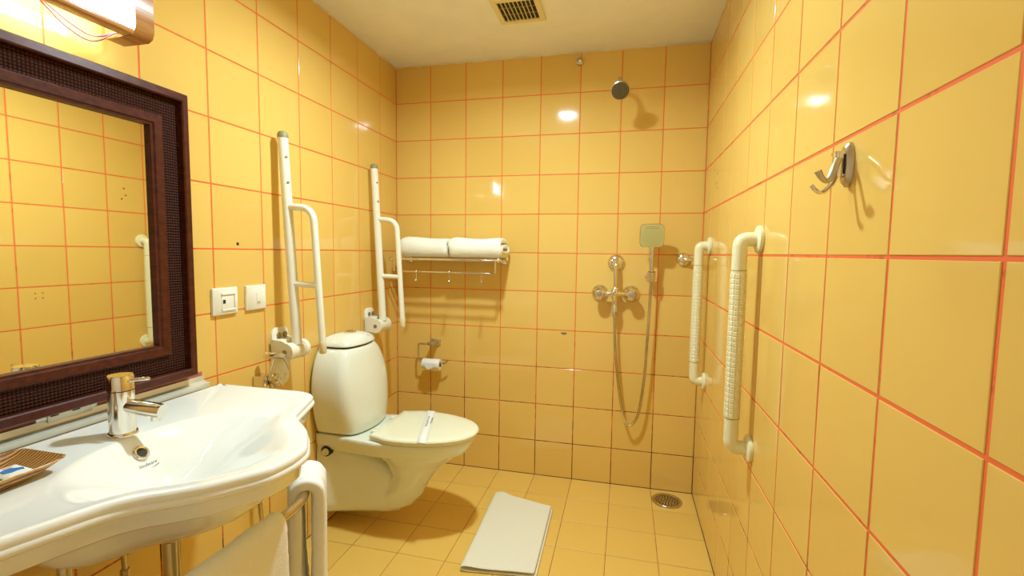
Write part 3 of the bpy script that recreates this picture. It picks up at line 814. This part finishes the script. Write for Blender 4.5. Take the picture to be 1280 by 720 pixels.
def folded_towel(x0, x1, label, sd):
    rnd = random.Random(sd)
    # flattened roll of a thick ribbon, seen from the end
    pth = [(-.06, .052), (-.12, .050), (-.165, .047), (-.178, .036), (-.165, .024), (-.10, .020), (-.05, .022), (-.038, .040), (-.048, .066), (-.10, .074), (-.165, .073), (-.196, .062), (-.205, .040), (-.196, .018), (-.165, .006), (-.10, .004), (-.04, .005)]
    cl = catmull([(0, y, z) for y, z in pth], 5)
    th = .0105; prof = []
    L, Rr = [], []
    for i, p in enumerate(cl):
        t = (cl[min(i + 1, len(cl) - 1)] - cl[max(i - 1, 0)]).normalized()
        n = Vector((0, -t.z, t.y))
        L.append(p + n * th); Rr.append(p - n * th)
    prof = L + list(reversed(Rr))
    bm = B(); rings = []
    n = 14
    for k in range(n + 1):
        s = k / n; x = x0 + (x1 - x0) * s
        e = min(s, 1 - s) * n
        q = .95 if e == 0 else 1.0
        dz = .004 * math.sin(s * 5 + sd) + (-.004 if e == 0 else 0)
        dy = .003 * math.sin(s * 7 + sd * 2)
        rings.append([(x + (.006 * math.sin(p.z * 60) if e == 0 else 0), (p.y + .11) * q - .11 + dy + .006, SZ + .0125 + max(p.z, 0) * q * 1.16 + dz * (p.z / .07)) for p in prof])
    loft(bm, rings, cap=False)
    for r in (bm.verts[:len(prof)], ): pass
    bm.verts.ensure_lookup_table()
    for base in (0, n * len(prof)):
        m_ = len(cl); vs0 = [bm.verts[base + i] for i in range(2 * m_)]
        for i in range(m_ - 1):
            try: bm.faces.new((vs0[i], vs0[i + 1], vs0[2 * m_ - 2 - i], vs0[2 * m_ - 1 - i]))
            except ValueError: pass
    o = obj('folded_towel', bm, 'terry_cream', None, origin=((x0 + x1) / 2, -.11, SZ + .01), angle=70)
    mod(o, 'SUBSURF', levels=1, render_levels=1)
    tx = bpy.data.textures.get('terry_noise2') or bpy.data.textures.new('terry_noise2', 'CLOUDS'); tx.noise_scale = .01
    mod(o, 'DISPLACE', strength=.003, texture=tx, texture_coords='LOCAL')
    tag(o, label, 'towel', 'folded towels on the shelf')
folded_towel(.112, .372, 'left folded white towel on the chrome shelf, beside the grab rail', 1)
folded_towel(.380, .655, 'right folded white towel on the chrome shelf, layers showing at its end', 2)

# ------------------------------------------------------------------ toilet roll
rh = thing('roll_holder', 'bent grey metal toilet roll holder on the back wall', 'roll holder', (.234, 0, .69))
obj('wall_plate', box(B(), (.205, -.012, .675), (.262, -.0003, .706), .003), 'steel', rh)
obj('stem', box(B(), (.214, -.075, .681), (.252, -.011, .700), .004), 'steel', rh)
arm = fillet([(.235, -.066, .690), (.160, -.066, .688), (.160, -.066, .592), (.315, -.066, .588), (.330, -.066, .606)], .012, 6)
obj('arm', tube(B(), arm, .0048, 12), 'steel', rh)
rl = thing('toilet_roll', 'nearly used up white toilet roll on the bent holder', 'toilet roll', (.235, -.066, .585))
obj('paper', lathe(B(), [(.015, -.05), (.0275, -.05), (.0285, -.046), (.0285, .046), (.0275, .05), (.015, .05), (.015, -.05)], (.237, -.066, .580), (1, 0, 0), 28, cap=False), 'paper', rl)
obj('core', lathe(B(), [(.0148, -.0495), (.0148, .0495)], (.237, -.066, .580), (1, 0, 0), 20, cap=False), 'cap_grey', rl)
fl = B(); prism(fl, [(.200, -.0958, .590), (.268, -.0958, .590), (.252, -.0962, .566), (.228, -.0962, .556), (.214, -.0962, .566)], (0, .0012, 0))
obj('folded_end', fl, 'paper', rl, smooth=False)

# ------------------------------------------------------------------ shower set
mx = thing('shower_mixer', 'chrome two handle wall shower mixer with riser pipe', 'shower mixer', (1.2, 0, 1.0))
obj('riser_flange', lathe(B(), [(.042, -.0004), (.042, -.006), (.036, -.014), (.016, -.020)], (1.2, 0, 1.146), (0, 1, 0), 28), 'chrome', mx)
obj('riser_pipe', tube(B(), fillet([(1.2, -.012, 1.146), (1.2, -.055, 1.146), (1.2, -.055, 1.01)], .02, 8), .0115, 16), 'chrome', mx)
obj('cross_body', tube(B(), [(1.135, -.052, .995), (1.17, -.052, .995), (1.18, -.052, .995), (1.22, -.052, .995), (1.23, -.052, .995), (1.268, -.052, .995)], [.011, .011, .017, .017, .011, .011], 16), 'chrome', mx)
obj('centre_hub', lathe(B(), [(.012, .03), (.019, .02), (.021, 0), (.019, -.02), (.014, -.028), (.014, -.06), (.019, -.064), (.019, -.092), (.014, -.096)], (1.2, -.052, .998), (0, 0, 1), 20), 'chrome', mx)
obj('hub_button', lathe(B(), [(.014, -.012), (.012, -.022), (.004, -.025)], (1.2, -.052, .995), (0, 1, 0), 18), 'chrome', mx)
for x in (1.124, 1.277):
    fl_ = obj('wall_flange', lathe(B(), [(.042, -.0004), (.042, -.006), (.034, -.016), (.022, -.024), (.020, -.05)], (x, 0, .994), (0, 1, 0), 28), 'chrome', mx)
    hd = obj('handle', lathe(B(), [(.020, -.05), (.027, -.054), (.030, -.064), (.028, -.080), (.020, -.086), (.003, -.087)], (x, 0, .994), (0, 1, 0), 10), 'chrome', mx, angle=20)
    obj('index_cap', lathe(B(), [(.015, -.0855), (.013, -.090), (.003, -.0915)], (x, 0, .994), (0, 1, 0), 16), 'steel', hd)
obj('hose_nut', lathe(B(), [(.013, 0), (.013, -.022), (.009, -.026)], (1.2, -.052, .903), (0, 0, 1), 6), 'chrome', mx, smooth=False)
hp = catmull([(1.2, -.052, .876), (1.203, -.052, .80), (1.210, -.052, .70), (1.224, -.052, .58), (1.243, -.052, .45), (1.262, -.053, .375), (1.284, -.055, .340), (1.306, -.056, .352), (1.328, -.058, .40), (1.343, -.06, .50), (1.353, -.062, .62), (1.358, -.064, .75), (1.364, -.066, .92), (1.367, -.067, 1.06)], 8)
hz = obj('shower_hose', tube(B(), hp, .0068, 12), 'chrome_worn', None, origin=hp[0]); tag(hz, 'long metal shower hose hanging in a loop below the mixer', 'shower hose')
hsw = thing('hand_shower', 'hand shower with square pale face in its wall holder', 'hand shower', (1.367, -.067, 1.09))
obj('handle', tube(B(), [(1.367, -.066, 1.060), (1.367, -.068, 1.10), (1.366, -.080, 1.16), (1.364, -.086, 1.220), (1.363, -.082, 1.245)], [.0095, .012, .0115, .0135, .016], 14), 'chrome', hsw)
HC = Vector((1.3625, -.100, 1.279)); hn = Vector((-.05, -.97, -.24)).normalized(); hu = Vector((1, -.05, 0)).normalized(); hv = hn.cross(hu) * -1
if hv.z < 0: hv = -hv
def head_ring(s, d, r=.42):
    out = []
    for a, b in rrect(0, 0, 1, 1, r, 6):
        out.append(HC + hu * (a * .056 * s) + hv * (b * .056 * s) + hn * d)
    return out
obj('head_shell', loft(B(), [head_ring(.35, -.022), head_ring(.8, -.016), head_ring(1.0, -.004), head_ring(1.0, .006), head_ring(.95, .009)]), 'chrome', hsw)
M['spray'] = simple('pale_spray_face', (0.56, 0.50, 0.19), .35, 0)
fc = obj('spray_face', loft(B(), [head_ring(.95, .0088), head_ring(.94, .0115), head_ring(.8, .012)]), 'spray', hsw)
nz = B()
for rr_, cnt in ((.010, 8), (.019, 14), (.028, 20), (.037, 26), (.045, 30)):
    for k in range(cnt):
        a = 2 * math.pi * k / cnt
        x_, y_ = rr_ * math.cos(a), rr_ * math.sin(a) - .004
        if y_ < .026: lathe(nz, [(.0014, .0115), (.001, .0138)], HC + hu * x_ + hv * y_, hn, 5)
no = obj('nozzles', nz, 'cap_grey', fc, smooth=False); no['kind'] = 'stuff'
bb = B()
for k in range(2):
    prism(bb, [HC + hu * a + hv * (b + .034 + k * .008) + hn * .0118 for a, b in ((-.03, 0), (.03, 0), (.03, .0018), (-.03, .0018))], hn * .0008)
obj('face_groove', bb, 'cap_grey', fc, smooth=False)
hh = thing('hand_shower_holder', 'small chrome wall holder gripping the hand shower handle', 'shower holder', (1.367, 0, 1.08))
obj('base', lathe(B(), [(.02, -.0004), (.02, -.01), (.012, -.016), (.012, -.045)], (1.360, 0, 1.082), (0, 1, 0), 18), 'chrome', hh)
obj('clip', lathe(B(), [(.0205, -.02), (.021, .022), (.0165, .022), (.0150, -.02), (.0205, -.02)], (1.367, -.066, 1.085), (0, -.15, 1), 18, cap=False), 'chrome', hh)

rs = thing('overhead_shower', 'round dark overhead shower rose on a short wall arm', 'shower', (1.193, 0, 1.985))
obj('wall_flange', lathe(B(), [(.028, -.0004), (.028, -.005), (.012, -.012)], (1.193, 0, 1.985), (0, 1, 0), 22), 'chrome_worn', rs)
obj('arm', tube(B(), fillet([(1.193, -.004, 1.985), (1.197, -.175, 1.985), (1.199, -.205, 1.945)], .025, 8), .0095, 14), 'chrome_worn', rs)
ra = Vector((.02, -.80, -.60)).normalized(); RC = Vector((1.199, -.212, 1.925))
obj('ball_joint', lathe(B(), [(.006, -.028), (.014, -.022), (.016, -.012), (.013, -.002)], RC, ra, 18), 'chrome_worn', rs)
obj('rose', lathe(B(), [(.013, -.004), (.022, .002), (.036, .012), (.0415, .022), (.0415, .030), (.038, .033)], RC, ra, 30), 'steel', rs)
M['rose_face'] = simple('dark_rose_face', (0.10, 0.085, 0.04), .45, .3)
rf = obj('rose_face', lathe(B(), [(.038, .0325), (.0375, .0345), (.002, .035)], RC, ra, 30), 'rose_face', rs)
nz = B(); u_ = ra.orthogonal().normalized(); v_ = ra.cross(u_)
for rr_, cnt in ((.008, 6), (.016, 12), (.024, 18), (.032, 24)):
    for k in range(cnt):
        a = 2 * math.pi * k / cnt
        lathe(nz, [(.0016, .0345), (.001, .037)], RC + u_ * rr_ * math.cos(a) + v_ * rr_ * math.sin(a), ra, 5)
no = obj('nozzles', nz, 'steel', rf, smooth=False); no['kind'] = 'stuff'

st = thing('pipe_stub', 'small chrome pipe stub high on the back wall below the ceiling', 'pipe stub', (.996, 0, 2.132))
obj('sleeve', lathe(B(), [(.017, -.0004), (.017, -.022), (.013, -.024), (.011, -.012)], (.996, 0, 2.132), (0, 1, 0), 20), 'chrome_worn', st)
obj('plug', lathe(B(), [(.011, -.006), (.0105, -.019), (.003, -.021)], (.996, 0, 2.132), (0, 1, 0), 8), 'paper', st, smooth=False)

rk = thing('robe_hook', 'round chrome robe hook on back wall behind the far grab bar', 'hook', (1.517, 0, 1.168))
obj('rose', lathe(B(), [(.033, -.0004), (.033, -.005), (.028, -.014), (.014, -.020)], (1.517, 0, 1.168), (0, 1, 0), 26), 'chrome', rk)
obj('bar', tube(B(), [(1.517, -.012, 1.168), (1.517, -.030, 1.168), (1.530, -.036, 1.168), (1.585, -.036, 1.168)], .0085, 12), 'chrome', rk)

# ------------------------------------------------------------------ floor drain and mat
dn = thing('floor_drain', 'round metal floor drain with holes in the far right corner', 'floor drain', (1.474, -.104, 0))
obj('rim', lathe(B(), [(.072, .0003), (.071, .003), (.062, .0035), (.058, .001), (.058, .0003)], (1.474, -.104, 0), (0, 0, 1), 36), 'chrome_worn', dn)
gr = obj('grate', lathe(B(), [(.058, .0005), (.056, .0022), (.002, .0024)], (1.474, -.104, 0), (0, 0, 1), 36), 'chrome_worn', dn)
gh = B()
for rr_, cnt in ((0, 1), (.013, 6), (.026, 12), (.039, 18), (.050, 22)):
    for k in range(cnt):
        a = 2 * math.pi * k / cnt + rr_ * 9
        lathe(gh, [(.0043, .0015), (.0043, .0029), (.002, .00295)], (1.474 + rr_ * math.cos(a), -.104 + rr_ * math.sin(a), 0), (0, 0, 1), 7)
no = obj('grate_holes', gh, 'dark', gr, smooth=False); no['kind'] = 'stuff'

def bath_mat():
    # corners on the floor: far left, far right, near right, near left
    c = [Vector((.671, -.274, 0)), Vector((.945, -.322, 0)), Vector((.955, -.80, 0)), Vector((.690, -.835, 0))]
    bm = B(); R = []
    nv, nu = 28, 16
    # ribbon: bottom layer right -> left, fold at the left, top layer left -> right
    prof = [(1.03 - u * 1.0, .0045) for u in [k / nu for k in range(nu + 1)]]
    fold = [(-.028, .0085), (-.034, .0135), (-.028, .0185)]
    topl = [(0 + u * 1.0, .0205) for u in [k / nu for k in range(nu + 1)]]
    P = prof + fold + topl
    for j in range(nv + 1):
        v = j / nv
        row = []
        for i, (u, z) in enumerate(P):
            q = (c[0].lerp(c[1], u)).lerp(c[3].lerp(c[2], u), v)
            dz = 0
            if z > .01:
                dz = .0012 * math.sin(u * 6 + v * 9) - .005 * max(0, u) ** 2 * .9
                dz += .010 * math.exp(-((u - .12) / .10) ** 2 - (v / .06) ** 2)           # lifted far corner
                dz += .004 * math.exp(-((u - .05) / .12) ** 2 - ((v - 1) / .08) ** 2)
            row.append(bm.verts.new((q.x, q.y, z + dz)))
        R.append(row)
    skin(bm, R, cap=False, closed=False)
    o = obj('bath_mat', bm, 'mat', None, origin=(.82, -.55, 0), angle=180)
    mod(o, 'SOLIDIFY', thickness=.0066, offset=0)
    mod(o, 'SUBSURF', levels=1, render_levels=1)
    tag(o, 'folded cream bath mat lying on the floor tiles', 'bath mat')
bath_mat()

# ------------------------------------------------------------------ grab bars on the right wall
def grab_bar(y, z0, z1, label, off=.052):
    t = thing('grab_bar', label, 'grab bar', (W, y, z0), 'ivory grab bars on the right wall')
    xb = W - off; r = .0195
    for z in (z0, z1):
        obj('flange', lathe(B(), [(.037, -.0004), (.038, -.005), (.037, -.010), (.028, -.014)], (W, y, z), (1, 0, 0), 28), 'ivory', t)
    for za, zb in ((z1, z1 - .085), (z0, z0 + .085)):
        obj('elbow', tube(B(), fillet([(W - .008, y, za), (xb, y, za), (xb, y, zb)], .045, 10), r, 20), 'ivory', t)
    obj('grip_tube', tube(B(), [(xb, y, z0 + .086), (xb, y, z1 - .086)], r + .0006, 24), 'ivory', t)
    n = int((z1 - z0 - .18) / .0145)
    rib = B()
    for k in range(n):
        z = z0 + .094 + k * .0145
        for a in range(10):
            an = 2 * math.pi * a / 10
            d = Vector((math.cos(an), math.sin(an), 0)); tg = Vector((-d.y, d.x, 0))
            cpt = Vector((xb, y, z)) + d * (r + .0004)
            q = [cpt + tg * sx * .0052 + Vector((0, 0, sz * .0062)) for sx, sz in ((-1, -1), (1, -1), (1, 1), (-1, 1))]
            q2 = [cpt + d * .0009 + tg * sx * .0040 + Vector((0, 0, sz * .0048)) for sx, sz in ((-1, -1), (1, -1), (1, 1), (-1, 1))]
            loft(rib, [q, q2])
    ro = obj('grip_pads', rib, 'ivory', t, smooth=False); ro['kind'] = 'stuff'
    for z in (z0 + .0855, z1 - .0855):
        obj('joint_ring', lathe(B(), [(r + .0011, -.0008), (r + .0011, .0008)], (xb, y, z), (0, 0, 1), 24), 'cap_grey', t)
grab_bar(-1.005, .648, 1.235, 'nearer ivory ribbed grab bar on right wall, below the hook')
grab_bar(-.222, .632, 1.230, 'farther ivory ribbed grab bar on right wall, near the corner', .047)

# ------------------------------------------------------------------ double hook
dh = thing('double_hook', 'chrome double coat hook on oval plate high on right wall', 'hook', (W, -1.514, 1.343))
pl = B(); rr = []
for s, d in ((1, -.0004), (1, -.006), (.82, -.011)):
    rr.append([(W + d, -1.514 + .0165 * s * math.cos(a), 1.343 + .037 * s * math.sin(a)) for a in [2 * math.pi * k / 28 for k in range(28)]])
obj('plate', loft(pl, rr), 'steel', dh)
obj('added_light_shield', box(B(), (.082, Y1 + .003, 1.728), (.0905, Y0 - .045, 1.79)), 'white_paint', vl)  # repeat of the added light-blocking panel in the vanity light
obj('bracket', box(B(), (W - .0135, -1.521, 1.3275), (W - .009, -1.508, 1.359), .0005), 'black', dh)  # black colour stands in for the shaded gap between plate and pivot
for z0_, z1_ in ((1.3235, 1.3275), (1.359, 1.364)):
    obj('pivot_tab', box(B(), (W - .026, -1.523, z0_), (W - .008, -1.505, z1_), .001), 'chrome', dh)
px_ = W - .019
obj('pivot', lathe(B(), [(.0085, 0), (.0085, .042)], (px_, -1.516, 1.322), (0, 0, 1), 14), 'chrome', dh)
up_arm = catmull([(px_ - .002, -1.522, 1.352), (px_ - .011, -1.533, 1.336), (px_ - .019, -1.541, 1.319), (px_ - .026, -1.545, 1.3125), (px_ - .034, -1.547, 1.3185), (px_ - .040, -1.548, 1.329)], 6)
obj('arm', tube(B(), up_arm, [.0034] * 18 + [.0034 + .0002 * k for k in range(len(up_arm) - 18)], 10, flat=1.7), 'steel', dh)
obj('arm', tube(B(), catmull([(px_ - .001, -1.518, 1.329), (px_ - .012, -1.523, 1.308), (px_ - .024, -1.525, 1.2975), (px_ - .034, -1.526, 1.3005), (px_ - .041, -1.526, 1.309)], 6), .0034, 10, flat=1.4), 'chrome', dh)

# ------------------------------------------------------------------ ceiling vent
vt = thing('ceiling_vent', 'cream square ceiling air vent with thin slats over dark duct', 'vent', (.788, -.455, H))
X0, X1, Yv0, Yv1 = .690, .886, -.560, -.362
fr = B(); ins = .023
for lo_, hi_ in (((X0, Yv0, H - .008), (X0 + ins, Yv1, H - .0003)), ((X1 - ins, Yv0, H - .008), (X1, Yv1, H - .0003)), ((X0 + ins, Yv0, H - .008), (X1 - ins, Yv0 + ins, H - .0003)), ((X0 + ins, Yv1 - ins, H - .008), (X1 - ins, Yv1, H - .0003))):
    box(fr, lo_, hi_, .001, 1)
M['vent'] = simple('cream_vent', (0.84, 0.72, 0.38), .4)
obj('frame', fr, 'vent', vt, smooth=False)
obj('duct', box(B(), (X0 + ins, Yv0 + ins, H - .001), (X1 - ins, Yv1 - ins, H - .0002)), 'dark', vt, smooth=False)
n = 9
for k in range(1, n):
    x = X0 + ins + (X1 - X0 - 2 * ins) * k / n
    obj('slat', box(B(), (x - .0012, Yv0 + ins, H - .0085), (x + .0012, Yv1 - ins, H - .0015)), 'vent', vt, smooth=False)
for k in (1, 2):
    y = Yv0 + ins + (Yv1 - Yv0 - 2 * ins) * k / 3
    obj('cross_bar', box(B(), (X0 + ins, y - .002, H - .004), (X1 - ins, y + .002, H - .0012)), 'brass', vt, smooth=False)
